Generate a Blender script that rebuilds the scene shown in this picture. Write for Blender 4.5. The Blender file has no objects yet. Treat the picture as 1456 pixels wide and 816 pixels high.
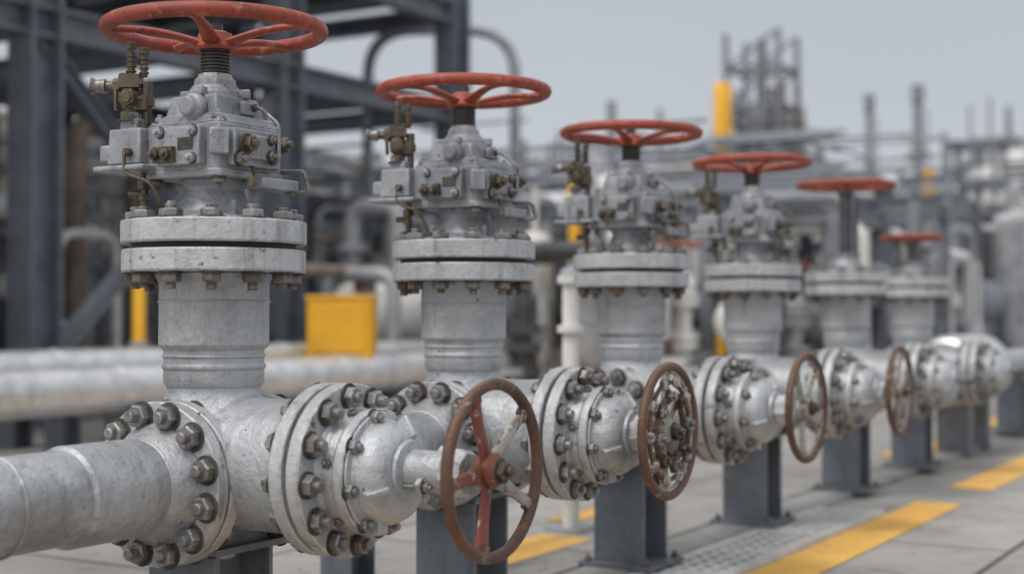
import bpy, bmesh, math, random
from mathutils import Matrix, Vector
R=math.radians
random.seed(7)
scene=bpy.context.scene
COL=scene.collection

# ------------------------------------------------------------------ materials
def new_mat(name):
    m=bpy.data.materials.new(name); m.use_nodes=True
    nt=m.node_tree; b=nt.nodes['Principled BSDF']
    return m,nt,b
def N(nt,t,**k):
    n=nt.nodes.new(t)
    for a,v in k.items(): setattr(n,a,v)
    return n
def noise(nt,vec,scale,detail=4,rough=.55):
    n=N(nt,'ShaderNodeTexNoise'); n.inputs['Scale'].default_value=scale
    n.inputs['Detail'].default_value=detail; n.inputs['Roughness'].default_value=rough
    nt.links.new(vec,n.inputs['Vector']); return n.outputs['Fac']
def ramp(nt,fac,a,b,ca=(0,0,0,1),cb=(1,1,1,1)):
    r=N(nt,'ShaderNodeValToRGB'); e=r.color_ramp.elements
    e[0].position=a; e[1].position=b; e[0].color=ca; e[1].color=cb
    nt.links.new(fac,r.inputs['Fac']); return r.outputs['Color']
def mix(nt,fac,c1,c2,mode='MIX'):
    m=N(nt,'ShaderNodeMix',data_type='RGBA',blend_type=mode)
    for sock,v in ((m.inputs[0],fac),(m.inputs[6],c1),(m.inputs[7],c2)):
        if isinstance(v,(int,float)): sock.default_value=v
        elif isinstance(v,tuple): sock.default_value=v if len(v)==4 else (*v,1)
        else: nt.links.new(v,sock)
    return m.outputs[2]
def math_(nt,op,a,b):
    m=N(nt,'ShaderNodeMath',operation=op)
    for i,v in enumerate((a,b)):
        if isinstance(v,(int,float)): m.inputs[i].default_value=v
        else: nt.links.new(v,m.inputs[i])
    return m.outputs[0]
def mapped(nt,vec,sc):
    m=N(nt,'ShaderNodeMapping'); m.inputs['Scale'].default_value=sc
    nt.links.new(vec,m.inputs['Vector']); return m.outputs['Vector']

def plain(name,col,dark,metal=0.,rough=.5,scale=5,spot=None,at=.6):
    m,nt,b=new_mat(name)
    P=N(nt,'ShaderNodeNewGeometry').outputs['Position']
    c=mix(nt,ramp(nt,noise(nt,P,scale,4,.65),.42,.66),col,dark)
    if spot: c=mix(nt,ramp(nt,noise(nt,mapped(nt,P,(6,6,2)),2,4,.7),at,at+.08),c,spot)
    nt.links.new(c,b.inputs['Base Color']); b.inputs['Metallic'].default_value=metal; b.inputs['Roughness'].default_value=rough
    return m
def paint(name,col,dark,metal=0.,rough=.45,rust=(.16,.07,.03),rust_at=.66,bump=.35,grime_at=(.42,.70),bscale=60,bdist=.004,chip=None,streak=.5,spots=0.,dust=.45,edge=None):
    m,nt,b=new_mat(name)
    g=N(nt,'ShaderNodeNewGeometry'); P=g.outputs['Position']
    n1=noise(nt,P,6.5,7,.62)
    n2=noise(nt,P,34,8,.7)
    n3=noise(nt,mapped(nt,P,(30,30,3.2)),1,5,.65)
    n4=noise(nt,P,bscale,6,.6)
    n5=noise(nt,P,16,4,.5)
    c=mix(nt,ramp(nt,n1,*grime_at),col,dark)
    c=mix(nt,math_(nt,'MULTIPLY',ramp(nt,n3,.54,.72),streak),c,tuple(x*.45 for x in dark))
    if spots:
        n6=noise(nt,P,80,5,.6)
        c=mix(nt,math_(nt,'MULTIPLY',ramp(nt,n6,.62,.68),spots),c,tuple(x*.3 for x in dark))
        n7=noise(nt,P,24,6,.75)
        c=mix(nt,math_(nt,'MULTIPLY',ramp(nt,n7,.58,.66),spots*.6),c,tuple(min(.85,x*1.3) for x in col))
        n8=noise(nt,P,3.1,8,.75)      # oily smudges
        c=mix(nt,math_(nt,'MULTIPLY',ramp(nt,n8,.54,.62),.42),c,(dark[0]*.52,dark[1]*.49,dark[2]*.44))
    if chip: c=mix(nt,ramp(nt,noise(nt,P,22,7,.7),.57,.61),c,chip)
    rm=ramp(nt,n2,rust_at,rust_at+.04)
    c=mix(nt,rm,c,rust)
    if edge:
        bv=N(nt,'ShaderNodeBevel',samples=4); bv.inputs['Radius'].default_value=.006
        dp=N(nt,'ShaderNodeVectorMath',operation='DOT_PRODUCT'); nt.links.new(bv.outputs[0],dp.inputs[0]); nt.links.new(g.outputs['Normal'],dp.inputs[1])
        em=math_(nt,'SUBTRACT',1.,dp.outputs['Value'])
        em=math_(nt,'MULTIPLY',ramp(nt,em,.015,.07),ramp(nt,n2,.46,.54))
        c=mix(nt,em,c,edge)
    # settled dust on upward facing surfaces
    sx=N(nt,'ShaderNodeSeparateXYZ'); nt.links.new(g.outputs['Normal'],sx.inputs[0])
    up=math_(nt,'MULTIPLY',ramp(nt,sx.outputs['Z'],.7,.98),ramp(nt,n5,.4,.65))
    c=mix(nt,math_(nt,'MULTIPLY',up,dust),c,(.27,.25,.22))
    nt.links.new(c,b.inputs['Base Color'])
    mm=math_(nt,'MULTIPLY',math_(nt,'SUBTRACT',1.,rm),metal)
    nt.links.new(mm,b.inputs['Metallic'])
    rr=math_(nt,'ADD',math_(nt,'MULTIPLY',n1,.35),rough-.17)
    rr=math_(nt,'ADD',rr,math_(nt,'MULTIPLY',rm,.3))
    nt.links.new(rr,b.inputs['Roughness'])
    bp=N(nt,'ShaderNodeBump'); bp.inputs['Strength'].default_value=bump; bp.inputs['Distance'].default_value=bdist
    h=math_(nt,'ADD',math_(nt,'MULTIPLY',n4,.6),math_(nt,'MULTIPLY',n5,1.0))
    h=math_(nt,'SUBTRACT',h,math_(nt,'MULTIPLY',rm,.2))
    nt.links.new(h,bp.inputs['Height']); nt.links.new(bp.outputs['Normal'],b.inputs['Normal'])
    return m

SILVER=paint('silver_paint',(.46,.475,.495),(.32,.335,.355),.34,.42,rust=(.12,.085,.06),rust_at=.65,bump=.9,bdist=.007,spots=.4,streak=.55)
FLANGE=paint('flange_silver_paint',(.52,.53,.54),(.36,.37,.38),.28,.43,rust=(.14,.09,.06),rust_at=.625,bump=.85,bdist=.006,spots=.42,streak=.65,edge=(.13,.095,.075))
YOKE=paint('yoke_grey_paint',(.34,.355,.375),(.21,.22,.24),.26,.44,rust=(.11,.08,.06),rust_at=.63,bump=.85,bdist=.005,spots=.4,streak=.7,edge=(.50,.50,.49))
NUT=paint('bolt_steel',(.31,.31,.31),(.14,.13,.12),.6,.36,rust=(.13,.08,.05),rust_at=.56,bump=.7,bscale=140,bdist=.003,spots=.5)
RUSTNUT=paint('weathered_bolt',(.22,.20,.175),(.09,.075,.065),.45,.45,rust=(.14,.08,.05),rust_at=.54,bump=.7,bscale=140,bdist=.003,spots=.5)
WASH=plain('washer_grime_and_shade',(.10,.09,.08),(.05,.045,.04),.3,.6,40)  # washer grime, with crevice shade around the bolts painted into the dark colour
RED=paint('red_wheel_paint',(.34,.058,.030),(.21,.040,.024),0.,.5,rust=(.085,.055,.045),rust_at=.60,bump=.75,bdist=.004,chip=(.40,.13,.08),streak=.55,spots=.4,dust=.3)
RUSTW=paint('rusted_wheel_rim',(.14,.072,.045),(.075,.046,.034),.2,.55,rust=(.28,.26,.235),rust_at=.60,bump=.9,bdist=.005,chip=(.20,.075,.03),spots=.5)
CHIPW=paint('chipped_wheel_spokes',(.25,.058,.033),(.15,.052,.033),0.,.5,rust=(.40,.36,.31),rust_at=.585,bump=.8,bdist=.004,chip=(.13,.075,.05),spots=.5)
IVORY=paint('ivory_chipped_spokes',(.43,.41,.37),(.24,.21,.175),.2,.42,rust=(.18,.085,.05),rust_at=.55,bump=.8,bdist=.004,chip=(.22,.19,.165),spots=.5)
BRONZE=paint('weathered_bronze',(.165,.13,.092),(.075,.062,.05),.65,.4,rust=(.26,.25,.235),rust_at=.58,bump=.7,bscale=120,bdist=.003,spots=.4)
STEM=paint('dark_greased_stem',(.10,.095,.09),(.05,.047,.045),.8,.35,rust=(.13,.08,.05),rust_at=.62,bump=.3,bdist=.002)
GASK=plain('gasket',(.035,.04,.045),(.025,.025,.03),0,.6)
SLATE=paint('slate_steel_paint',(.15,.17,.20),(.10,.115,.135),0,.45,rust=(.14,.09,.06),rust_at=.65,bump=.3,spots=.4)
FRAME=plain('frame_blue_grey_paint',(.165,.185,.215),(.115,.13,.155),0,.5,spot=(.13,.115,.105),at=.64)
FRAMEL=plain('pale_frame_paint',(.25,.27,.30),(.19,.205,.23),0,.5,spot=(.16,.12,.10),at=.66)
CREAM=plain('cream_pipe_cladding',(.76,.745,.71),(.60,.58,.55),0,.45,spot=(.36,.31,.27),at=.62)
CLAD=paint('aluminium_cladding',(.72,.725,.73),(.50,.505,.51),.5,.3,rust_at=.75,bump=.5,bdist=.006)
GREY=plain('grey_plant_paint',(.38,.39,.405),(.25,.26,.275),.1,.5,spot=(.17,.13,.11),at=.62)
DARKP=plain('dark_plant_steel',(.08,.08,.082),(.045,.045,.047),.1,.5,spot=(.2,.13,.09))
BROWN=plain('rusty_plant_steel',(.27,.20,.155),(.15,.11,.085),.1,.6)
YELLOW=plain('safety_yellow_paint',(.84,.43,.016),(.72,.36,.018),0,.45,3)
GREEN=plain('green_paint',(.02,.25,.14),(.02,.16,.1))
FARM=plain('hazy_tower_steel',(.22,.235,.26),(.175,.185,.21),0,.6,1,spot=(.26,.22,.195),at=.56)  # distance haze is put into this lighter base colour

def concrete():
    m,nt,b=new_mat('concrete_paving')
    g=N(nt,'ShaderNodeNewGeometry'); P=g.outputs['Position']
    n1=noise(nt,P,1.3,8,.65); n2=noise(nt,P,9,8,.7); n3=noise(nt,P,90,6,.7)
    c=mix(nt,ramp(nt,n1,.35,.68),(.45,.43,.405),(.28,.267,.25))
    c=mix(nt,ramp(nt,n2,.55,.69),c,(.17,.155,.14))
    c=mix(nt,math_(nt,'MULTIPLY',ramp(nt,n3,.35,.75),.6),c,(.34,.328,.31))
    c=mix(nt,math_(nt,'MULTIPLY',ramp(nt,noise(nt,P,.7,4,.5),.52,.62),.45),c,(.16,.15,.14))
    br=N(nt,'ShaderNodeTexBrick'); br.offset=.5
    br.inputs['Color1'].default_value=(1,1,1,1); br.inputs['Color2'].default_value=(.78,.78,.78,1)
    br.inputs['Mortar'].default_value=(.22,.21,.2,1)
    br.inputs['Scale'].default_value=1; br.inputs['Mortar Size'].default_value=.013
    br.inputs['Brick Width'].default_value=1.9; br.inputs['Row Height'].default_value=1.15
    mp=N(nt,'ShaderNodeMapping'); mp.inputs['Location'].default_value=(.3,.12,0); mp.inputs['Rotation'].default_value=(0,0,R(90))
    nt.links.new(P,mp.inputs['Vector']); nt.links.new(mp.outputs[0],br.inputs['Vector'])
    c=mix(nt,1.,c,br.outputs['Color'],'MULTIPLY')
    vo=N(nt,'ShaderNodeTexVoronoi',feature='DISTANCE_TO_EDGE'); vo.inputs['Scale'].default_value=.9
    wv=N(nt,'ShaderNodeVectorMath',operation='ADD'); nt.links.new(P,wv.inputs[0])
    nn=N(nt,'ShaderNodeTexNoise'); nn.inputs['Scale'].default_value=2.5; nn.inputs['Detail'].default_value=6; nt.links.new(P,nn.inputs['Vector']); nt.links.new(nn.outputs['Color'],wv.inputs[1])
    nt.links.new(wv.outputs[0],vo.inputs['Vector'])
    c=mix(nt,ramp(nt,vo.outputs['Distance'],.003,.009,(.75,.75,.75,1),(0,0,0,1)),c,(.14,.13,.12))
    nt.links.new(c,b.inputs['Base Color'])
    nt.links.new(math_(nt,'ADD',math_(nt,'MULTIPLY',n2,.5),.35),b.inputs['Roughness'])
    bp=N(nt,'ShaderNodeBump'); bp.inputs['Strength'].default_value=.5; bp.inputs['Distance'].default_value=.006
    nt.links.new(math_(nt,'ADD',n3,math_(nt,'MULTIPLY',n2,.6)),bp.inputs['Height']); nt.links.new(bp.outputs[0],b.inputs['Normal'])
    return m
CONC=concrete()
def roadpaint():
    m,nt,b=new_mat('yellow_road_paint')
    g=N(nt,'ShaderNodeNewGeometry'); P=g.outputs['Position']
    n1=noise(nt,P,14,9,.75); n2=noise(nt,P,2.5,5,.6)
    c=mix(nt,ramp(nt,n2,.35,.7),(.80,.46,.10),(.68,.36,.06))
    c=mix(nt,ramp(nt,n1,.55,.63),c,(.40,.33,.23))
    nt.links.new(c,b.inputs['Base Color']); b.inputs['Roughness'].default_value=.6
    return m
ROADY=roadpaint()
GRATE=paint('galvanised_grating',(.62,.62,.61),(.45,.45,.44),.2,.5,rust_at=.66,bump=.3,dust=.1)

# ------------------------------------------------------------------ geometry helpers
def Tr(x,y,z): return Matrix.Translation((x,y,z))
AX=Matrix.Rotation(R(90),4,'Y'); AXN=Matrix.Rotation(R(-90),4,'Y')
AYN=Matrix.Rotation(R(90),4,'X'); AYP=Matrix.Rotation(R(-90),4,'X')
ROTZ=lambda a:Matrix.Rotation(a,4,'Z')
class G:
    def __init__(s): s.bm=bmesh.new(); s.m=[]
    def mi(s,mat):
        if mat not in s.m: s.m.append(mat)
        return s.m.index(mat)
    def lathe(s,prof,M,mat,seg=40,ph=0.):
        i=s.mi(mat); rings=[]
        for r,z in prof:
            if r<1e-6: rings.append([s.bm.verts.new(M@Vector((0,0,z)))])
            else: rings.append([s.bm.verts.new(M@Vector((r*math.cos(ph+2*math.pi*k/seg),r*math.sin(ph+2*math.pi*k/seg),z))) for k in range(seg)])
        for a,b in zip(rings,rings[1:]):
            for k in range(seg):
                k2=(k+1)%seg
                if len(a)==1 and len(b)==1: continue
                if len(a)==1: f=s.bm.faces.new((a[0],b[k2],b[k]))
                elif len(b)==1: f=s.bm.faces.new((a[k],a[k2],b[0]))
                else: f=s.bm.faces.new((a[k],a[k2],b[k2],b[k]))
                f.material_index=i
    def cyl(s,r,h,M,mat,seg=24,ph=0.): s.lathe([(0,0),(r,0),(r,h),(0,h)],M,mat,seg,ph)
    def box(s,sx,sy,sz,M,mat,taper=1.):
        i=s.mi(mat); v=[]
        for z in (-1,1):
            t=taper if z>0 else 1
            for x,y in ((-1,-1),(1,-1),(1,1),(-1,1)): v.append(s.bm.verts.new(M@Vector((x*sx/2*t,y*sy/2*t,z*sz/2))))
        for q in ((3,2,1,0),(4,5,6,7),(0,1,5,4),(1,2,6,5),(2,3,7,6),(3,0,4,7)):
            s.bm.faces.new([v[k] for k in q]).material_index=i
    def torus(s,Rr,r,M,mat,seg=64,ms=14,sz=1.):
        i=s.mi(mat); rings=[]
        for k in range(seg):
            a=2*math.pi*k/seg
            rings.append([s.bm.verts.new(M@Vector(((Rr+r*math.cos(b))*math.cos(a),(Rr+r*math.cos(b))*math.sin(a),r*sz*math.sin(b)))) for b in [2*math.pi*j/ms for j in range(ms)]])
        for k in range(seg):
            a,b=rings[k],rings[(k+1)%seg]
            for j in range(ms): s.bm.faces.new((a[j],b[j],b[(j+1)%ms],a[(j+1)%ms])).material_index=i
    def sweep(s,pts,rad,mat,seg=12,M=Matrix(),up=None):
        i=s.mi(mat); pts=[Vector(p) for p in pts]; n=len(pts)
        if not isinstance(rad,list): rad=[(rad,rad)]*n
        t0=(pts[1]-pts[0]).normalized()
        u=Vector(up) if up else (Vector((0,0,1)) if abs(t0.z)<.9 else Vector((1,0,0)))
        u=(u-t0*u.dot(t0)).normalized(); rings=[]
        for k,p in enumerate(pts):
            t=(pts[min(k+1,n-1)]-pts[max(k-1,0)]).normalized()
            u=(u-t*u.dot(t)).normalized(); w=t.cross(u); a,b=rad[k]
            rings.append([s.bm.verts.new(M@(p+w*(a*math.cos(q))+u*(b*math.sin(q)))) for q in [2*math.pi*j/seg for j in range(seg)]])
        for a,b in zip(rings,rings[1:]):
            for j in range(seg): s.bm.faces.new((a[j],a[(j+1)%seg],b[(j+1)%seg],b[j])).material_index=i
        s.bm.faces.new(rings[0][::-1]).material_index=i; s.bm.faces.new(rings[-1]).material_index=i
    def nut(s,r,h,M,mat,stud=True,washer=True,smat=None):
        a=random.random()*1.05
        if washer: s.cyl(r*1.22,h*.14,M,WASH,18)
        s.lathe([(0,h*.1),(r*.93,h*.1),(r,h*.2),(r,h*.85),(r*.86,h),(0,h)],M,mat,6,a)
        if stud:
            e=h*(1.38+random.random()*.45); q=r*.5
            s.lathe([(0,h*.9),(q,h*.9),(q,h*1.08),(q*.86,h*1.11),(q,h*1.14),(q,h*1.22),(q*.86,h*1.25),(q,h*1.28),(q,e-.08*h),(q*.75,e),(0,e)],M,smat or mat,12)
    def ibeam(s,p1,p2,w,h,mat,up=(0,0,1),t=.12):
        p1=Vector(p1); p2=Vector(p2); d=p2-p1; L=d.length; d.normalize()
        u=Vector(up)
        if abs(d.dot(u))>.95: u=Vector((0,1,0))
        sd=d.cross(u).normalized(); u=sd.cross(d).normalized()
        M=Matrix((( sd.x,u.x,d.x,0),(sd.y,u.y,d.y,0),(sd.z,u.z,d.z,0),(0,0,0,1)))
        M=Matrix.Translation((p1+p2)/2)@M
        s.box(w*t,h*(1-1.6*t),L,M,mat)
        s.box(w,h*t,L-.002,M@Tr(0,h/2-h*t/2+.001,0),mat); s.box(w,h*t,L-.002,M@Tr(0,-h/2+h*t/2-.001,0),mat)
    def finish(s,name,parent=None,bev=0,loc=None,ang=32):
        bmesh.ops.recalc_face_normals(s.bm,faces=s.bm.faces)
        lim=R(ang)
        for f in s.bm.faces: f.smooth=True
        for e in s.bm.edges:
            if len(e.link_faces)==2 and e.calc_face_angle(0)>lim: e.smooth=False
        me=bpy.data.meshes.new(name); s.bm.to_mesh(me); s.bm.free()
        for m in s.m: me.materials.append(m)
        return place(name,me,parent,bev,loc)
def place(name,me,parent=None,bev=0,loc=None):
    o=bpy.data.objects.new(name,me); COL.objects.link(o)
    if parent: o.parent=parent
    if loc: o.location=loc
    if bev:
        b=o.modifiers.new('bevel','BEVEL'); b.width=bev; b.segments=2; b.limit_method='ANGLE'; b.angle_limit=R(32); b.harden_normals=False
    return o
def empty(name,loc=(0,0,0)):
    e=bpy.data.objects.new(name,None); COL.objects.link(e); e.location=loc; e.empty_display_size=.1; return e
def fillet(pts,rad,n=6):
    pts=[Vector(p) for p in pts]; out=[pts[0]]
    for a,b,c in zip(pts,pts[1:],pts[2:]):
        r=min(rad,(b-a).length*.49,(c-b).length*.49)
        p=b+(a-b).normalized()*r; q=b+(c-b).normalized()*r
        for k in range(n+1):
            t=k/n; out.append(p*(1-t)**2+b*2*t*(1-t)+q*t*t)
    out.append(pts[-1]); return out
def site(lat,dep):   # plant grid rotated to the access road
    return (2.143-.5105*dep+.8599*lat, -2.333+.8599*dep+.5105*lat)

# ------------------------------------------------------------------ valve parts (shared meshes)
HZ=.525; BZ=.56; FX=.018
def remeshed(g,voxel,iters,name):
    o=g.finish(name+'_tmp')
    m=o.modifiers.new('r','REMESH'); m.mode='VOXEL'; m.voxel_size=voxel; m.use_smooth_shade=True
    m=o.modifiers.new('s','SMOOTH'); m.factor=.5; m.iterations=iters
    bpy.context.view_layer.update()
    dg=bpy.context.evaluated_depsgraph_get()
    me=bpy.data.meshes.new_from_object(o.evaluated_get(dg)); me.name=name
    me.materials.clear()
    for x in g.m: me.materials.append(x)
    bpy.data.objects.remove(o); return me
def body_mesh():
    g=G()
    g.lathe([(0,.46),(.12,.46),(.14,.50),(.142,.60),(.128,.655),(.108,.69),(.101,.71),(.101,.745),(0,.745)],Matrix(),SILVER,48)
    g.lathe([(0,-.115),(.128,-.115),(.132,0),(.128,.115),(0,.115)],Tr(0,0,HZ)@AYP,SILVER,48)
    g.lathe([(0,-.17),(.07,-.165),(.12,-.14),(.142,-.09),(.144,.0),(.140,.20),(.143,.26),(.15,.315),(0,.315)],Tr(0,0,BZ)@AX,SILVER,48)
    g.cyl(.05,.10,Tr(.0,0,.35),SILVER,24)
    g.cyl(.032,.05,Tr(.10,-.10,.46)@Matrix.Rotation(R(125),4,(1,1,0)),SILVER,20)
    for k in range(4): g.box(.022,.012,.034,Tr(-.03+.03*k,-.137,.655)@Matrix.Rotation(R(8),4,'Y'),SILVER)
    return remeshed(g,.0065,7,'body_casting')
BODY=body_mesh()

def mk(fn,name):
    g=G(); fn(g); o=g.finish(name); me=o.data; bpy.data.objects.remove(o); return me
def f_neck(g):
    g.lathe([(0,.722),(.103,.722),(.108,.73),(.108,.758),(.1115,.762),(.1115,.768),(.108,.772),(.108,.80),(.1145,.806),(.1185,.812),(.1185,.945),(.127,.962),(.127,.966),(0,.966)],Matrix(),SILVER,56)
    g.torus(.1185,.0028,Tr(0,0,.905),SILVER)
    g.torus(.108,.0035,Tr(0,0,.788),SILVER)
NECK=mk(f_neck,'neck')
def f_bflange(g):
    g.cyl(.197,.049,Tr(0,0,.967),FLANGE,64)
    g.cyl(.176,.014,Tr(0,0,1.0155),GASK,48)
    g.cyl(.199,.050,Tr(0,0,1.028),FLANGE,64)
    g.lathe([(0,1.076),(.132,1.076),(.13,1.086),(.106,1.09),(.090,1.096),(.078,1.112),(.064,1.148),(.074,1.168),(0,1.168)],Matrix(),YOKE,40)
    for a in (65,155,245,335):
        g.box(.04,.010,.035,ROTZ(R(a))@Tr(.088,0,1.104),YOKE)
BFL=mk(f_bflange,'bonnet_flange')
def f_bbolts(g):
    for k in range(12):
        a=2*math.pi*(k+.35)/12; x,y=.167*math.cos(a),.167*math.sin(a)
        g.nut(.025,.019,Tr(x,y,1.078),NUT)
        g.nut(.022,.022,Tr(x,y,.966)@Matrix.Rotation(math.pi,4,'X'),RUSTNUT)
BBO=mk(f_bbolts,'bonnet_bolts')
def f_yoke(g):
    g.box(.215,.20,.018,Tr(0,0,1.176),YOKE)
    g.box(.205,.20,.100,Tr(0,0,1.232),YOKE)                 # gearbox housing
    g.box(.205,.20,.022,Tr(0,0,1.2925),YOKE,.84)            # sloped lid
    g.box(.150,.156,.050,Tr(0,0,1.322),YOKE,.86)            # upper housing
    g.lathe([(0,1.345),(.062,1.345),(.060,1.360),(.052,1.366),(.05,1.374),(0,1.374)],Matrix(),YOKE,32)
    g.box(.024,.150,.080,Tr(.113,-.002,1.230),YOKE)
    g.box(.012,.085,.052,Tr(.130,.0,1.232),YOKE)
    g.box(.125,.024,.082,Tr(.005,-.111,1.232),YOKE)
    g.box(.03,.04,.055,Tr(.108,-.105,1.238)@ROTZ(R(-45)),YOKE)
    g.box(.04,.15,.07,Tr(-.118,0,1.23),YOKE)
    g.lathe([(0,0),(.030,0),(.030,.018),(.022,.022),(.020,.036),(0,.036)],Tr(.02,-.078,1.318)@AYN,YOKE,20)   # oil-filler boss
    g.box(.012,.05,.03,Tr(.078,.02,1.322),YOKE)
    for a in (20,110,200,290): 
        g.box(.03,.012,.022,ROTZ(R(a))@Tr(.066,0,1.355),YOKE)
    g.box(.10,.085,.078,Tr(-.150,-.082,1.240),YOKE,.92)
    g.box(.05,.05,.03,Tr(-.150,-.085,1.287),YOKE)
    g.box(.15,.115,.012,Tr(-.150,-.085,1.192),YOKE)
    g.box(.03,.075,.036,Tr(-.212,-.082,1.228),YOKE)
    g.box(.05,.12,.026,Tr(.112,.06,1.158),YOKE)
YO=mk(f_yoke,'yoke')
def f_ybolts(g):
    g.nut(.018,.020,Tr(.136,-.050,1.236)@AX,BRONZE)
    g.nut(.017,.026,Tr(.125,.066,1.245)@AX,BRONZE)
    g.nut(.011,.012,Tr(.136,.024,1.215)@AX,RUSTNUT); g.nut(.010,.011,Tr(.136,.026,1.250)@AX,RUSTNUT)
    g.nut(.015,.014,Tr(.125,-.062,1.204)@AX,RUSTNUT)
    for x,z in ((-.042,1.262),(.052,1.262),(.05,1.204)):
        g.nut(.011,.013,Tr(x,-.122,z)@AYN,YOKE)
    g.box(.055,.014,.034,Tr(-.025,-.129,1.214),BRONZE)
    g.nut(.012,.012,Tr(-.01,-.136,1.214)@AYN,BRONZE)
    g.nut(.012,.012,Tr(-.042,-.136,1.214)@AYN,BRONZE)
    for x,y in ((-.083,-.083),(.083,-.083),(.083,.083),(-.083,.083)): g.nut(.011,.011,Tr(x,y,1.290),YOKE)
    for x,y in ((.09,.085),(.09,-.085),(-.09,.085),(-.09,-.085)):
        g.nut(.013,.013,Tr(x,y,1.166)@Matrix.Rotation(math.pi,4,'X'),RUSTNUT)
    g.sweep(fillet([(.10,.10,1.19),(.155,.115,1.19),(.165,.12,1.145),(.12,.10,1.14),(.105,.095,1.165)],.012),.0055,NUT,8)
    g.sweep(fillet([(-.13,-.125,1.225),(-.13,-.140,1.225),(-.13,-.140,1.18),(-.07,-.125,1.160),(-.055,-.115,1.13),(-.05,-.10,1.09)],.018),.0042,BRONZE,8)
    g.cyl(.009,.014,Tr(-.05,-.10,1.087),BRONZE,6); g.cyl(.010,.016,Tr(-.13,-.122,1.225)@AYN,BRONZE,6)
    g.sweep([(.125,-.02,1.19),(.14,-.03,1.17),(.15,-.05,1.155)],.0045,BRONZE,8); g.cyl(.009,.02,Tr(.15,-.05,1.145),BRONZE,10)
    g.sweep(fillet([(.137,.03,1.205),(.155,.03,1.205),(.155,.03,1.285),(.10,.03,1.325),(.08,.03,1.325)],.015),.0042,NUT,8)
    g.cyl(.009,.012,Tr(.132,.03,1.205)@AX,BRONZE,6); g.cyl(.009,.012,Tr(.078,.03,1.325)@AX,BRONZE,6)
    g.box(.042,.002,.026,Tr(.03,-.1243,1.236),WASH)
YB=mk(f_ybolts,'yoke_bolts')
def f_brass(g):
    o=Tr(-.158,-.094,0)
    g.nut(.024,.022,o@Tr(0,0,1.297),BRONZE,False)
    g.cyl(.014,.07,o@Tr(0,0,1.30),BRONZE,14)
    g.lathe([(0,1.325),(.02,1.325),(.024,1.335),(.024,1.362),(.016,1.37),(0,1.37)],o,BRONZE,6,.3)
    g.box(.046,.034,.03,o@Tr(0,0,1.385)@ROTZ(.5),BRONZE)
    g.cyl(.0085,.075,o@Tr(.0,.0,1.395),BRONZE,10); g.cyl(.012,.016,o@Tr(0,0,1.455),BRONZE,6)
    g.cyl(.008,.06,o@Tr(.024,.015,1.395),BRONZE,10); g.cyl(.012,.014,o@Tr(.024,.015,1.445),BRONZE,6)
    for k in range(4): g.cyl(.012,.004,o@Tr(0,0,1.405+.011*k),BRONZE,12); g.cyl(.011,.004,o@Tr(.024,.015,1.402+.010*k),BRONZE,12)
    q=o@Tr(0,0,1.375)@ROTZ(R(210))@AX
    g.cyl(.011,.07,q,BRONZE,12); g.cyl(.018,.016,q@Tr(0,0,.022),BRONZE,6); g.lathe([(0,.055),(.017,.055),(.014,.075),(.02,.086),(0,.092)],q,NUT,12)
    q=o@Tr(0,0,1.345)@ROTZ(R(30))@AX
    g.cyl(.012,.045,q,BRONZE,12); g.cyl(.019,.014,q@Tr(0,0,.025),BRONZE,6)
    q=o@Tr(0,0,1.33)@ROTZ(R(25))@AX
    g.cyl(.016,.03,q@Tr(0,0,.01),BRONZE,6)
    q=o@Tr(0,0,1.345)@ROTZ(R(-60))@AX
    g.cyl(.012,.045,q,BRONZE,12); g.cyl(.019,.014,q@Tr(0,0,.026),BRONZE,6)
    g.cyl(.017,.022,Tr(-.128,-.076,1.33),BRONZE,6); g.cyl(.010,.05,Tr(-.128,-.076,1.29),BRONZE,10); g.cyl(.012,.03,Tr(-.128,-.076,1.35),BRONZE,8)
    g.sweep([(-.158,-.094,1.40),(-.172,-.11,1.40),(-.178,-.12,1.365),(-.176,-.12,1.32)],.005,BRONZE,8)
    p=Tr(-.135,-.075,0)
    g.cyl(.009,.09,p@Tr(0,0,1.10),BRONZE,10); g.cyl(.017,.018,p@Tr(0,0,1.15),BRONZE,6); g.cyl(.014,.014,p@Tr(0,0,1.125),BRONZE,6)
    g.cyl(.008,.035,p@Tr(0,0,1.14)@ROTZ(R(215))@AX,BRONZE,10)
BR=mk(f_brass,'grease_fitting')
def f_stem(g):
    g.lathe([(0,1.37),(.046,1.37),(.044,1.388),(.038,1.393),(.036,1.400),(0,1.400)],Matrix(),YOKE,8)
    pr=[(0,1.395)]
    z=1.396
    while z<1.458:
        pr+=[(.0335,z),(.0335,z+.0028),(.029,z+.0042),(.029,z+.0058)]; z+=.0074
    pr.append((0,z)); g.lathe(pr,Matrix(),STEM,28)
    g.cyl(.016,.03,Tr(0,0,1.480),STEM,16)
ST=mk(f_stem,'stem')
def f_wheel(g):   # origin at hub height so it can be tilted in place
    g.torus(.2285,.0172,Tr(0,0,.026),RED,88,16,.95)
    g.lathe([(0,-.019),(.043,-.019),(.046,-.012),(.040,.004),(.036,.018),(.024,.023),(0,.023)],Matrix(),RED,28)
    for k in range(5):
        M=ROTZ(R(12+72*k))
        pts=[(.03+.195*t, 0, -.004+.022*math.sin(t*math.pi*.5)+.006*math.sin(t*math.pi)) for t in [j/8 for j in range(9)]]
        rad=[(.021-.010*min(1,t*1.6)+.005*max(0,t-.75)*4,.008) for t in [j/8 for j in range(9)]]
        g.sweep(pts,rad,RED,12,M)
WH=mk(f_wheel,'top_handwheel')

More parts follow.
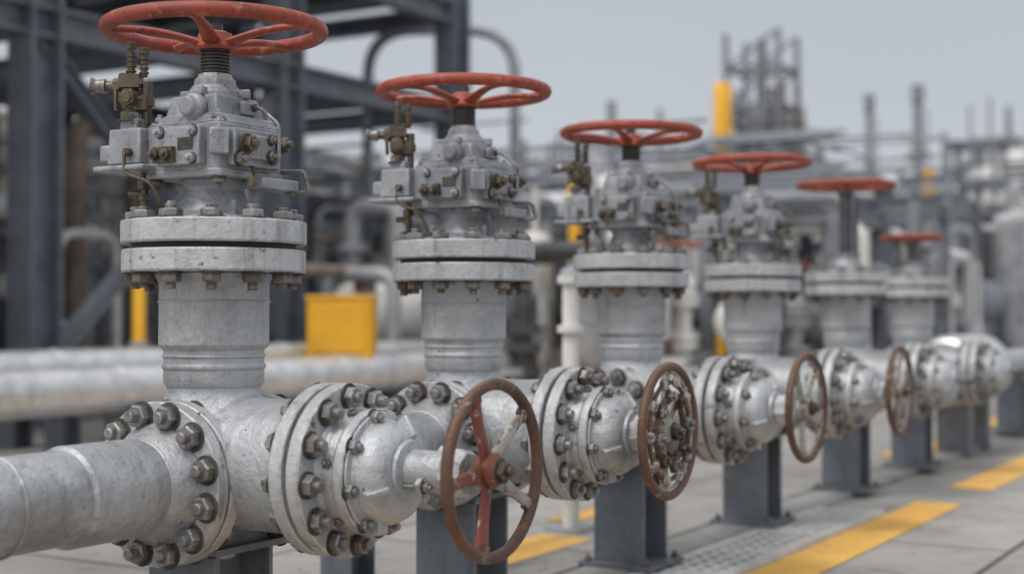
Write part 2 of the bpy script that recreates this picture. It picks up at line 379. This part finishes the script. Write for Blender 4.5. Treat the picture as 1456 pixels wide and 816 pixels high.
def flange_pair(g,M,r,th,gap,mat=FLANGE):
    g.cyl(r,th,M@Tr(0,0,gap/2),mat,64); g.cyl(r,th,M@Tr(0,0,-gap/2-th),mat,64)
    g.cyl(r*.84,gap+.004,M@Tr(0,0,-gap/2-.002),GASK,40)
def flange_bolts(g,M,th,gap,rb,nb,nr,nm=NUT,ph=.5):
    e=gap/2+th
    for k in range(nb):
        a=2*math.pi*(k+ph)/nb; x,y=rb*math.cos(a),rb*math.sin(a)
        g.nut(nr,nr*.95,M@Tr(x,y,e),nm); g.nut(nr,nr*.95,M@Tr(x,y,-e)@Matrix.Rotation(math.pi,4,'X'),nm)
def f_fl(g):
    for M in (Tr(0,-.138,HZ)@AYN,Tr(0,.138,HZ)@AYP):
        flange_pair(g,M,.172,.032,.007)
        g.lathe([(.128,.034),(.124,.045),(.100,.082),(.097,.09),(0,.09)],M,SILVER,48)
    flange_pair(g,Tr(.322+FX,0,BZ)@AX,.177,.033,.011)
FL=mk(f_fl,'body_flanges')
def f_flb(g):
    for M in (Tr(0,-.138,HZ)@AYN,Tr(0,.138,HZ)@AYP): flange_bolts(g,M,.032,.007,.146,12,.0255)
    flange_bolts(g,Tr(.322+FX,0,BZ)@AX,.033,.011,.151,12,.023,ph=.2)
FLB=mk(f_flb,'flange_bolts')
def f_bon(g):
    M=Tr(FX,0,BZ)@AX
    g.lathe([(0,.355),(.131,.355),(.131,.366),(.124,.372),(.121,.400),(.128,.405),(.128,.428),(0,.428)],M,FLANGE,56)
    g.lathe([(0,.428),(.122,.428),(.122,.4335),(.106,.437),(.106,.445),(.103,.462),(.094,.480),(.078,.494),(.066,.500),(0,.500)],M,SILVER,48)
    for a in (48,168,288): g.box(.05,.012,.034,M@ROTZ(R(a))@Tr(.088,0,.478)@Matrix.Rotation(R(38),4,'Y'),SILVER)
    g.box(.05,.03,.05,Tr(.435+FX,-.03,BZ-.095),SILVER)
BON=mk(f_bon,'side_bonnet')
def f_bonb(g):
    M=Tr(FX,0,BZ)@AX
    for k in range(8):
        a=2*math.pi*(k+.3)/8; g.nut(.0155,.017,M@Tr(.114*math.cos(a),.114*math.sin(a),.429),NUT)
    for k in range(6):
        a=2*math.pi*(k+.3)/6; g.nut(.011,.012,M@Tr(.118*math.cos(a),.118*math.sin(a),.387)@ROTZ(a)@AX,RUSTNUT)
BONB=mk(f_bonb,'side_bonnet_bolts')

def side_stem(L,v):
    g=G(); M=Tr(0,0,BZ+.008)@AX; s0=.512; s1=L-.055
    g.lathe([(0,s0),(.062,s0),(.060,s0+.014),(.046,s0+.018),(0,s0+.018)],M,SILVER,32)
    g.lathe([(0,s0+.012),(.042,s0+.012),(.041,s1-.035),(.036,s1-.03),(0,s1-.03)],M,SILVER,32)
    g.lathe([(0,s1-.045),(.048,s1-.045),(.050,s1-.040),(.050,s1-.012),(.042,s1),(0,s1)],M,FLANGE,8,.2)
    zz=(s0+.018+s1-.045)/2
    if s1-s0>.10:
        g.box(.034,.118,.012,M@Tr(0,0,zz)@ROTZ(R(35)),FLANGE)
        for q in (-.047,.047): g.nut(.010,.012,M@ROTZ(R(35))@Tr(0,q,zz+.006),NUT); g.cyl(.005,zz-s0-.01,M@ROTZ(R(35))@Tr(0,q,s0+.01),NUT,8)
    g.cyl(.014,.085,M@Tr(0,0,s1-.005),STEM,16)
    for k in range(7): g.torus(.0145,.0022,M@Tr(0,0,s1+.003+.0055*k),NUT,20,6)
    return g
def side_wheel(L,v):
    g=G(); M=Tr(L,0,BZ+.018)@AX
    sp=[CHIPW,IVORY,IVORY,IVORY][v%4]
    g.torus(.166,.0118,M,RUSTW,72,14)
    if v in(1,2,3): g.torus(.153,.006,M@Tr(0,0,-.004),IVORY,60,10)
    g.lathe([(0,-.03),(.030,-.03),(.034,-.02),(.034,.004),(.024,.014),(0,.014)],M,sp,20)
    g.nut(.020,.018,M@Tr(0,0,.013),BRONZE)
    n=5 if v!=1 else 8
    for k in range(n):
        a=R([0,43,66,89][v%4]+(-12 if v==0 else 0)+360/n*k)
        pts=[(.024+.136*t,0,-.012+.012*t*t) for t in [j/6 for j in range(7)]]
        if v!=1: rad=[(.024-.014*math.sin(t*math.pi*.62)+.003*t,.0055) for t in [j/6 for j in range(7)]]
        else: rad=[(.011-.003*t,.0055) for t in [j/6 for j in range(7)]]
        m=sp if (k in (0,4,3) or v!=0) else IVORY
        g.sweep(pts,rad,m,10,M@ROTZ(a))
        g.box(.12,.004,.018,M@ROTZ(a)@Tr(.088,0,-.014),m)
        if v in (0,2,3): g.box(.022,.030,.010,M@ROTZ(a)@Tr(.152,0,-.004),RUSTW)
    if v==1:
        g.torus(.085,.008,M@Tr(0,0,.003),RUSTW,40,10); g.torus(.125,.006,M@Tr(0,0,.001),RUSTW,48,10)
        for k in range(8):
            a=2*math.pi*(k+.2)/8
            g.nut(.017,.018,M@Tr(.09*math.cos(a),.09*math.sin(a),.004),BRONZE if k%2 else NUT)
        for k in range(10):
            a=2*math.pi*(k+.6)/10
            g.lathe([(0,0),(.013,0),(.016,.006),(.012,.014),(0,.016)],M@Tr(.128*math.cos(a),.128*math.sin(a),0),IVORY,12)
    return g
def support(par,loc=None,h=.375,name='support_post'):
    g=G()
    g.ibeam((0,0,.014),(0,0,h),.18,.18,SLATE,t=.07)
    g.box(.185,.008,h-.02,Tr(0,-.0945,h/2+.005),SLATE)
    g.box(.27,.27,.014,Tr(0,0,.007+.028),SLATE); g.box(.22,.22,.014,Tr(0,0,h+.007),SLATE)
    for x in (-.11,.11):
        for y in (-.11,.11): g.nut(.013,.014,Tr(x,y,.042),RUSTNUT)
    g.lathe([(.09,0),(.09,.18)],Tr(0,-.09,HZ)@AYP,SLATE,24)
    g.box(.02,.16,.05,Tr(.075,0,h+.038),SLATE); g.box(.02,.16,.05,Tr(-.075,0,h+.038),SLATE)
    return g.finish(name,par,.002,loc)

TS=[0,1.006,2.07,3.206,4.45,5.64]
WL=[.715,.62,.625,.605]
for i,t in enumerate(TS):
    e=empty('gate_valve',(0,t,0)); e.rotation_euler=(0,0,R([0,.8,-.6,.5,0,0][i]))
    place('body_casting',BODY,e); place('neck',NECK,e,.0012); place('bonnet_flange',BFL,e,.004)
    bb=place('bonnet_bolts',BBO,e,.0012); bb.rotation_euler=(0,0,R(30*i)); place('body_flanges',FL,e,.0035); place('flange_bolts',FLB,e,.0013)
    place('side_bonnet',BON,e,.003); place('side_bonnet_bolts',BONB,e,.001)
    support(e)
    if i<4:
        place('yoke',YO,e,.0075); place('yoke_bolts',YB,e,.0012); place('grease_fitting',BR,e,.001); place('stem',ST,e)
        w=place('top_handwheel',WH,e,0,(0,0,1.471)); w.rotation_euler=(R(random.uniform(-.7,.7)),R(random.uniform(-.5,.5)),R([0,30,51,17][i]))
        side_stem(WL[i],i).finish('side_stem',e,.002); side_wheel(WL[i],i).finish('side_handwheel',e)
    else:
        g=G(); zt=1.50 if i==4 else 1.30
        g.lathe([(0,1.09),(.06,1.09),(.05,1.13),(.03,1.15),(.03,zt-.05),(.04,zt-.045),(.04,zt),(0,zt)],Matrix(),DARKP,20)
        g.box(.02,.02,zt-1.2,Tr(.05,0,(zt+1.1)/2),DARKP)
        g.finish('bare_stem',e,.002)
        g=G(); rr=.225 if i==4 else .16
        g.torus(rr,.015,Tr(0,0,zt),RED); g.cyl(.04,.04,Tr(0,0,zt-.02),RED)
        for k in range(5): g.sweep([(.03,0,zt),(rr,0,zt)],[(.016,.008),(.011,.008)],RED,8,ROTZ(R(72*k)))
        g.finish('top_handwheel',e)
        side_stem(.58,2).finish('side_stem',e,.002)
# header line
g=G()
def run(y0,y1,r=.092):
    M=Tr(0,y0,HZ)@AYP; L=y1-y0
    g.lathe([(0,0),(r,0),(r,L),(0,L)],M,SILVER,48)
    n=max(1,int(L/.33))
    for k in range(n): 
        z=(k+.5)*L/n; g.torus(r+.0005,.0042,M@Tr(0,0,z),SILVER,48,8)
run(-4.2,-.41)
g.lathe([(.092,0),(.1,.006),(.1,.19),(.096,.2)],Tr(0,-.425,HZ)@AYP,SILVER,48)
for a,b in zip(TS,TS[1:]): run(a+.2,b-.2)
run(TS[-1]+.2,14)
g.finish('header_pipe',None,.001)
g=G()
g.lathe([(0,0),(.10,0),(.2,.07),(.22,.16),(.22,.85),(.2,.94),(.10,1.0),(0,1.0)],Tr(0,6.35,HZ)@AYP,CLAD,40)
for y in (6.3,7.4): g.cyl(.18,.05,Tr(0,y,HZ)@AYP,GREY,32)
for y in (6.6,7.1): g.box(.2,.1,.34,Tr(0,y,.17),SLATE)
g.finish('strainer_drum',None,.003)
for y in (8.3,9.9,11.6): support(None,(0,y,0),.40,'pipe_support')
support(None,(0,-.78,0),.40,'pipe_support')

# low utilities behind header
g=G()
for x,y,h in ((-.42,.35,.36),(-.55,1.2,.32),(-.38,1.62,.40)):
    g.ibeam((x,y,0),(x,y,h),.12,.12,SLATE,t=.08)
g.sweep(fillet([(-.42,-3,.40),(-.42,2.4,.40),(-.9,2.8,.40),(-.9,5,.40)],.2),.035,GREY,16)
g.sweep(fillet([(-.6,-3,.34),(-.6,3.4,.34),(-.6,3.6,.02)],.1),.025,DARKP,14)
for k in range(7):
    y=.1+k*.41; g.cyl(.055,.03,Tr(-.42,y,.40)@AYP,GREY,20); g.cyl(.055,.03,Tr(-.42,y+.034,.40)@AYP,GREY,20)
g.finish('utility_pipes',None,.002)
g=G()
g.cyl(.035,1.02,Tr(-.62,2.78,0),CREAM,20); g.cyl(.055,.03,Tr(-.62,2.78,1.0),CREAM,20); g.cyl(.055,.03,Tr(-.62,2.78,.8),CREAM,20); g.lathe([(0,1.03),(.05,1.03),(.04,1.06),(0,1.07)],Tr(-.62,2.78,0),GREY,16)
g.box(.16,.16,.012,Tr(-.62,2.78,.006),GREY)
g.finish('vent_riser',None,.002)

# ------------------------------------------------------------------ ground
g=G(); g.mi(CONC)
s=400
v=[g.bm.verts.new(p) for p in ((-s,-s,0),(s,-s,0),(s,s,0),(-s,s,0))]; g.bm.faces.new(v)
g.finish('ground')
def sheet(g,x0,x1,y0,y1,z,mat):
    i=g.mi(mat); v=[g.bm.verts.new(p) for p in ((x0,y0,z),(x1,y0,z),(x1,y1,z),(x0,y1,z))]; f=g.bm.faces.new(v); f.material_index=i
g=G()
for a,b in ((-3,4.35),(4.95,7.4),(8.0,10.5)): sheet(g,.365,.575,a,b,.004,ROADY)
sheet(g,-.66,-.42,1.75,2.6,.004,ROADY); sheet(g,-.84,-.70,2.95,3.7,.004,ROADY)
sheet(g,-.42,-.37,6.1,7.6,.004,ROADY); sheet(g,-.34,-.1,6.1,7.2,.032,ROADY); sheet(g,-.5,-.3,8.8,10.3,.004,ROADY)
sheet(g,-3.75,-3.45,-4,12,.004,ROADY)
g.finish('yellow_road_marking')
g=G()
g.box(.25,3.3,.004,Tr(.215,2.15,.004),DARKP)
for k in range(5): g.box(.020,3.3,.018,Tr(.105+.055*k,2.15,.015),GRATE)
y=.52; k=0
while y<3.8:
    g.box(.238,.034 if k%6 else .07,.014,Tr(.215,y,.014),GRATE); y+=.085; k+=1
for x in (.082,.348): g.box(.026,3.34,.022,Tr(x,2.15,.012),GRATE)
g.finish('drain_grating',None,.001)
g=G(); g.box(.42,9.5,.03,Tr(-.15,2.6,.012),CONC); g.finish('equipment_plinth',None,.006)

# ------------------------------------------------------------------ mid background
def longpipe(x,z,r,y0,y1,mat,name,sup=3.,band=1.1):
    g=G(); g.lathe([(0,0),(r,0),(r,y1-y0),(0,y1-y0)],Tr(x,y0,z)@AYP,mat,32)
    y=y0+.3
    while y<y1: g.cyl(r+.006,.05,Tr(x,y,z)@AYP,mat,32); y+=band
    y=y0+1
    while y<y1:
        g.ibeam((x,y,0),(x,y,z-r),.16,.16,FRAME,t=.1); g.box(.3,.16,.03,Tr(x,y,z-r),FRAME); y+=sup
    g.finish(name)
longpipe(-4.42,.42,.145,-3,30,CLAD,'clad_pipeline')
longpipe(-4.95,.52,.13,-3,30,CLAD,'clad_pipeline')
longpipe(-5.4,.35,.10,-3,30,GREY,'clad_pipeline')
g=G()
ys=(2.2,5.1,8.0,10.9); xs=(-6.5,-9.6)
for x in xs:
    for y in ys: g.ibeam((x,y,0),(x,y,6.5 if y<10 else 4.6),.28,.30,FRAME,t=.1)
    for z in (3.1,4.2): g.ibeam((x,ys[0]-3,z),(x,ys[-1],z),.2,.24,FRAME)
    g.ibeam((x,5.1,3.0),(x,8.0,.4),.12,.12,FRAME); g.ibeam((x,8.0,3.0),(x,5.1,.4),.12,.12,FRAMEL)
for y in ys+(3.6,6.5,9.5):
    for z in (3.1,4.2): g.ibeam((xs[0],y,z),(xs[1],y,z),.16,.2,FRAME)
for z in (1.6,): g.ibeam((-9.6,0,z),(-9.6,10.9,z),.15,.18,FRAME)
g.box(3.2,11.5,.05,Tr(-8.05,5,4.36),FRAME)
for y in [ -0.5+.9*k for k in range(13)]: g.cyl(.02,1.0,Tr(-6.45,y,4.4),GREY,8)
for z in (4.9,5.4): g.sweep([(-6.45,-.5,z),(-6.45,10.9,z)],.02,GREY,8)
g.ibeam((-6.1,3.9,0),(-6.1,3.9,6.5),.14,.14,FRAMEL); g.ibeam((-6.1,4.25,0),(-6.1,4.25,6.5),.1,.1,FRAME)
g.finish('steel_frame_structure')
g=G()
for k in range(46):
    x=random.uniform(-9.4,-6.9); y=random.uniform(3.4,11); h=random.uniform(.9,2.7); r=random.uniform(.04,.12)
    m=random.choice([GREY,CREAM,CLAD,CREAM,FRAMEL,BROWN])
    L=random.uniform(.5,2.2)*random.choice([-1,1])
    g.sweep(fillet([(x,y,0),(x,y,h),(x,y+L,h),(x,y+L,0.1)],.2),r,m,12)
    g.cyl(r*1.8,.05,Tr(x,y,h*.5),m,16); g.cyl(r*1.8,.05,Tr(x,y+L*.5,h)@AYP,m,16)
for k in range(9):
    y=3+k*.95; x=-8.4; r=random.uniform(.18,.36); h=random.uniform(1.,2.4)
    g.lathe([(0,.3),(r*.7,.36),(r,.5),(r,h),(r*.7,h+.14),(0,h+.2)],Tr(x,y,0),random.choice([GREY,DARKP,CREAM,FRAMEL]),20)
g.finish('process_pipework')
def rack(x0,x1,y0,y1,levels,step,name,pm,rr=(.08,.16),cols=.2,fm=FRAMEL):
    g=G(); y=y0
    while y<=y1:
        for x in (x0,x1): g.ibeam((x,y,0),(x,y,levels[-1]+.3),cols,cols,fm)
        for z in levels: g.ibeam((x0,y,z-.12),(x1,y,z-.12),.15,.18,fm)
        y+=step
    for x in (x0,x1):
        for z in levels: g.ibeam((x,y0,z-.3),(x,y1,z-.3),.12,.14,fm)
    for z in levels:
        x=x1+.25
        while x<x0-.15:
            r=random.uniform(*rr); x+=r; m=random.choice(pm)
            g.sweep([(x,y0-2,z+r),(x,y1+2,z+r)],r,m,14)
            for q in range(int((y1-y0)/3)): g.cyl(r*1.5,.08,Tr(x,y0+random.random()*(y1-y0),z+r)@AYP,m,14)
            x+=r+random.uniform(.08,.35)
    g.finish(name)
rack(-10.6,-13.2,6,50,(1.5,2.35,3.0),4.5,'pipe_rack',[CREAM,CREAM,CREAM,CLAD,GREY])
rack(-17,-20,8,70,(2.2,3.1,3.9),6,'pipe_rack',[CREAM,CREAM,GREY,BROWN],(.1,.22),.2)
g=G()
a=site(-1.68,16.4); b=site(.02,16.4)
g.sweep(fillet([(*a,0),(*a,4.15),(*b,4.15),(*b,0)],.55,10),.065,GREY,16)
g.finish('vent_loop_pipe')

def cluster(n,dmin,dmax,rmin,rmax,name,hk=.105,seed=1,sz=1.):
    random.seed(seed); g=G()
    for k in range(n):
        Z=random.uniform(dmin,dmax); q=random.uniform(rmin,rmax); x,y=site(q*Z,Z)
        if x>-1.7 : continue
        H=.88+Z*hk*random.uniform(.25,1.); ty=random.random()
        m=random.choice([GREY,CREAM,CLAD,CREAM,GREY,FRAMEL,BROWN,FRAME,DARKP,DARKP,CREAM])
        if ty<.45:
            r=random.uniform(.04,.13)*sz; L=random.uniform(.5,2.8)*random.choice([-1,1])*sz; dx=random.random()<.5
            p2=(x+(L if dx else 0),y+(0 if dx else L))
            if p2[0]>-1.5: p2=(x,y+L)
            g.sweep(fillet([(x,y,0),(x,y,H),(*p2,H),(*p2,random.choice([0,H*.5]))],.25*sz),r,m,12)
            for j in range(3): g.cyl(r*1.9,.07,Tr(x,y,H*random.uniform(.2,.9)),m,16)
        elif ty<.58:
            r=random.uniform(.15,.36)*sz
            g.lathe([(0,.3),(r*.7,.36),(r,.5),(r,H*.8),(r*.72,H*.8+.4*r),(0,H*.8+.55*r)],Tr(x,y,0),m,24)
            g.cyl(r*1.05,.05,Tr(x,y,H*.5),m,24); g.cyl(r*.2,.5,Tr(x,y,H*.8),m,10)
            for a in range(4): g.cyl(.04,.5,Tr(x+r*.8*math.cos(a*1.57),y+r*.8*math.sin(a*1.57),0),FRAME,8)
        elif ty<.70:
            w=random.uniform(1,2.2)*sz
            for dx in (0,w):
                for dy in (0,w): g.ibeam((x-dx,y+dy,0),(x-dx,y+dy,H),.12,.12,FRAMEL)
            for z in (H*.55,H*.98):
                for d in (0,w):
                    g.ibeam((x,y+d,z),(x-w,y+d,z),.1,.13,FRAMEL); g.ibeam((x-d,y,z),(x-d,y+w,z),.1,.13,FRAMEL)
            for z in (H+.35,H+.7): g.sweep([(x,y,z),(x-w,y,z),(x-w,y+w,z)],.02,FRAMEL,6)
        elif ty<.9:
            h=H*.6; r=random.uniform(.05,.1)*sz
            g.cyl(r,h,Tr(x,y,0),m,16)
            for z in (h*.3,h*.6,h): g.cyl(r*2.1,.05,Tr(x,y,z),m,20); g.cyl(r*2.1,.05,Tr(x,y,z+.07),m,20)
            g.lathe([(0,h),(r*1.6,h+.05),(r*1.8,h+.2),(r*.6,h+.3),(r*.3,h+.33),(r*.3,h+.55),(0,h+.55)],Tr(x,y,0),m,16)
            g.torus(r*2.4,.02,Tr(x,y,h+.55),random.choice([RED,DARKP,BROWN]),24,8); g.box(r*4.6,.03,.02,Tr(x,y,h+.55),DARKP)
            g.sweep([(x,y-.9,h*.45),(x,y+.9,h*.45)],r*1.1,m,14)
        else:
            r=random.uniform(.2,.38)*sz; L=random.uniform(1.2,2.6)
            zz=H*.45
            g.lathe([(0,-.5*r),(r*.7,-.3*r),(r,0),(r,L),(r*.7,L+.3*r),(0,L+.5*r)],Tr(x,y,max(zz,r+.2))@AYP,m,24)
            for d in (.2,.8): g.box(r*1.2,.15,max(zz,r+.2),Tr(x,y+L*d,max(zz,r+.2)/2-.01),FRAMEL)
    g.finish(name)
cluster(130,12.5,20,-.14,.20,'process_pipework',.085,3,.75)
cluster(140,17,30,-.06,.40,'process_pipework',.10,5,.85)
cluster(130,26,46,-.06,.42,'process_pipework',.112,8,1.1)
cluster(80,13,22,.16,.38,'process_pipework',.08,12,.7)

# yellow items
g=G(); x,y=site(-1.32,11)
g.box(.49,.35,.46,Tr(x,y,.76)@ROTZ(R(28)),YELLOW)
g.box(.515,.375,.03,Tr(x,y,1.0)@ROTZ(R(28)),YELLOW)
g.box(.40,.02,.36,Tr(x,y,.76)@ROTZ(R(28))@Tr(0,-.18,0),YELLOW)
for sx in (-.2,.2):
    for sy in (-.13,.13): g.cyl(.02,.54,Tr(x,y,0)@ROTZ(R(28))@Tr(sx,sy,0),FRAME,8)
g.finish('yellow_equipment_cabinet',None,.008)
for lat,dep,z0,z1,w in ((-2.63,10,0,1.15,.045),(.56,13,0,2.10,.055),(3.2,21,0,2.9,.10),(7.9,27,0,3.7,.11),(-.1,16,0,1.2,.05),(3.3,14.5,0,.95,.05),(1.9,13,0,.8,.05)):
    x,y=site(lat,dep); g=G(); g.lathe([(0,z0),(w,z0),(w,z1-w),(w*.7,z1-w*.3),(0,z1)],Tr(x,y,0),YELLOW,16); g.cyl(w*1.8,.02,Tr(x,y,0),YELLOW,16)
    g.cyl(w*1.5,.05,Tr(x,y,z1*.55),GREY,16)
    g.finish('yellow_post')
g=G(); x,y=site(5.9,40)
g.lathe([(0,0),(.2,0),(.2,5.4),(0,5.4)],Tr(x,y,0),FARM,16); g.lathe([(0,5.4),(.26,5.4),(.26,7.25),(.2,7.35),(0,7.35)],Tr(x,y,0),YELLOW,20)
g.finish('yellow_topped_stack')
g=G(); x,y=site(3.75,17); g.box(.14,.14,.22,Tr(x,y,1.0),GREEN); g.cyl(.03,.9,Tr(x,y,0),GREY,8); g.box(.18,.16,.03,Tr(x,y,1.125),GREEN); g.finish('green_control_box',None,.01)

# distant tower and stacks
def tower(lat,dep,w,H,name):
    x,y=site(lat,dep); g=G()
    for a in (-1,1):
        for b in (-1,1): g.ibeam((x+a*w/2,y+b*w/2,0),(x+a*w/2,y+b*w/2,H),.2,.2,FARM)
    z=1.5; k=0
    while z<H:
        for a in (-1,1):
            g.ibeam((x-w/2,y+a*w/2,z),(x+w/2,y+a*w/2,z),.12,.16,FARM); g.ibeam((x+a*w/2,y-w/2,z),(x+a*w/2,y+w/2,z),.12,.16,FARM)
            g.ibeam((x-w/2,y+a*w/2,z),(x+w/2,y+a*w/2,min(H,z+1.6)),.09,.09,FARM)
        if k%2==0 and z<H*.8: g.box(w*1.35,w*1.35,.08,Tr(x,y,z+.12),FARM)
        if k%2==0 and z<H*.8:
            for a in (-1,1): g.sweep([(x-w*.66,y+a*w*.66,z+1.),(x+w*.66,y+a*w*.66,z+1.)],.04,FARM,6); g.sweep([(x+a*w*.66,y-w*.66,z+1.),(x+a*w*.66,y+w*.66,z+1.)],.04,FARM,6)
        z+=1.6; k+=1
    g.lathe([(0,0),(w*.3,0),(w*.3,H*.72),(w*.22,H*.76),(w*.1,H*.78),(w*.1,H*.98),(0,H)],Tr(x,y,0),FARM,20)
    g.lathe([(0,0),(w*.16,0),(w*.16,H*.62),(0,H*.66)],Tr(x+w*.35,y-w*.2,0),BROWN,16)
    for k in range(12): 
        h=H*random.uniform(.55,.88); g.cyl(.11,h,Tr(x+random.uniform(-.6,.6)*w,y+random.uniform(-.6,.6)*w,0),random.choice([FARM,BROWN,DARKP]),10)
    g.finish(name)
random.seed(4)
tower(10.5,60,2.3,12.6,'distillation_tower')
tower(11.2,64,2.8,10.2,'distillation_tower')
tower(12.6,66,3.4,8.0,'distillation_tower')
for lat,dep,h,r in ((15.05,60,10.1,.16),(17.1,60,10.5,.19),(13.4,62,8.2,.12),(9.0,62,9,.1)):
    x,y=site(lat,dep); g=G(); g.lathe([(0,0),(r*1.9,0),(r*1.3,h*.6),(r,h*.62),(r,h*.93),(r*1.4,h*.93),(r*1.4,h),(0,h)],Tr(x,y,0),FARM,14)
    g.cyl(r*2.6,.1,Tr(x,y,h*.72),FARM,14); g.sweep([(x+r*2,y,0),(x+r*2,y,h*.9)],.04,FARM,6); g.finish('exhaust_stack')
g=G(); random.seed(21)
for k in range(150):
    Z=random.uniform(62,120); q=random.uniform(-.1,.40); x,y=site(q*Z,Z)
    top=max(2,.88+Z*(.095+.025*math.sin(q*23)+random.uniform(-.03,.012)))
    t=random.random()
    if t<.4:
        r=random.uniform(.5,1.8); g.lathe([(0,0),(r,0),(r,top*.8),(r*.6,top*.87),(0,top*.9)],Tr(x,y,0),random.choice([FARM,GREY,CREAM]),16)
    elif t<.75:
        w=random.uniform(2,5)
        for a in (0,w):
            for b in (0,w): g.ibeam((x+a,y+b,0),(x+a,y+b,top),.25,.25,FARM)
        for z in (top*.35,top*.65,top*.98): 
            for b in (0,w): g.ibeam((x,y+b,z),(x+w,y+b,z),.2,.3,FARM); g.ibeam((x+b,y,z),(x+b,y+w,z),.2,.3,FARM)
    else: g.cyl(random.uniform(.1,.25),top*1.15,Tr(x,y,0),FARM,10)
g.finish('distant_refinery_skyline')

# ------------------------------------------------------------------ world, sun, camera
d=Vector((-.14,-.60,1.0)).normalized()   # direction towards the sun
w=bpy.data.worlds.new('World'); scene.world=w; w.use_nodes=True; nt=w.node_tree
bg=nt.nodes['Background']
sky=N(nt,'ShaderNodeTexSky',sky_type='NISHITA'); sky.sun_disc=False; sky.dust_density=3; sky.air_density=1.2
sky.sun_elevation=math.asin(d.z); sky.sun_rotation=math.atan2(d.x,d.y)
sc=N(nt,'ShaderNodeVectorMath',operation='SCALE'); sc.inputs['Scale'].default_value=.09; nt.links.new(sky.outputs[0],sc.inputs[0])
tc=N(nt,'ShaderNodeTexCoord'); GEN=tc.outputs['Generated']; sp=N(nt,'ShaderNodeSeparateXYZ'); nt.links.new(GEN,sp.inputs[0])
cl=noise(nt,mapped(nt,GEN,(1,1,3)),1.8,5,.55)
rp=N(nt,'ShaderNodeValToRGB'); nt.links.new(sp.outputs['Z'],rp.inputs[0]); el=rp.color_ramp.elements
el[0].position=0; el[0].color=(.64,.665,.70,1); el[1].position=.8; el[1].color=(.98,1.01,1.06,1)
x=el.new(.22); x.color=(.55,.59,.645,1)
cloud=mix(nt,math_(nt,'MULTIPLY',ramp(nt,cl,.3,.75),.3),rp.outputs[0],(.44,.47,.52))
dt=N(nt,'ShaderNodeVectorMath',operation='DOT_PRODUCT'); nt.links.new(GEN,dt.inputs[0]); dt.inputs[1].default_value=d
cloud=mix(nt,math_(nt,'MULTIPLY',ramp(nt,dt.outputs['Value'],.5,1.),.65),cloud,(2.2,2.15,2.08))
fin=mix(nt,.88,sc.outputs[0],cloud)
nt.links.new(fin,bg.inputs['Color']); bg.inputs['Strength'].default_value=1.0
sun=bpy.data.lights.new('sun','SUN'); sun.energy=1.3; sun.angle=R(12); sun.color=(1,.96,.91)
so=bpy.data.objects.new('sun',sun); COL.objects.link(so)
so.rotation_euler=d.to_track_quat('Z','Y').to_euler()

cam=bpy.data.cameras.new('camera'); co=bpy.data.objects.new('camera',cam); COL.objects.link(co)
co.location=(2.143,-2.333,.88); co.rotation_euler=(R(91.05),0,R(30.75))
cam.lens=50; cam.sensor_width=36; cam.clip_end=1500; cam.clip_start=.05
cam.dof.use_dof=True; cam.dof.focus_distance=3.15; cam.dof.aperture_fstop=1.75
scene.camera=co
scene.view_settings.view_transform='Standard'; scene.view_settings.look='None'; scene.view_settings.exposure=0
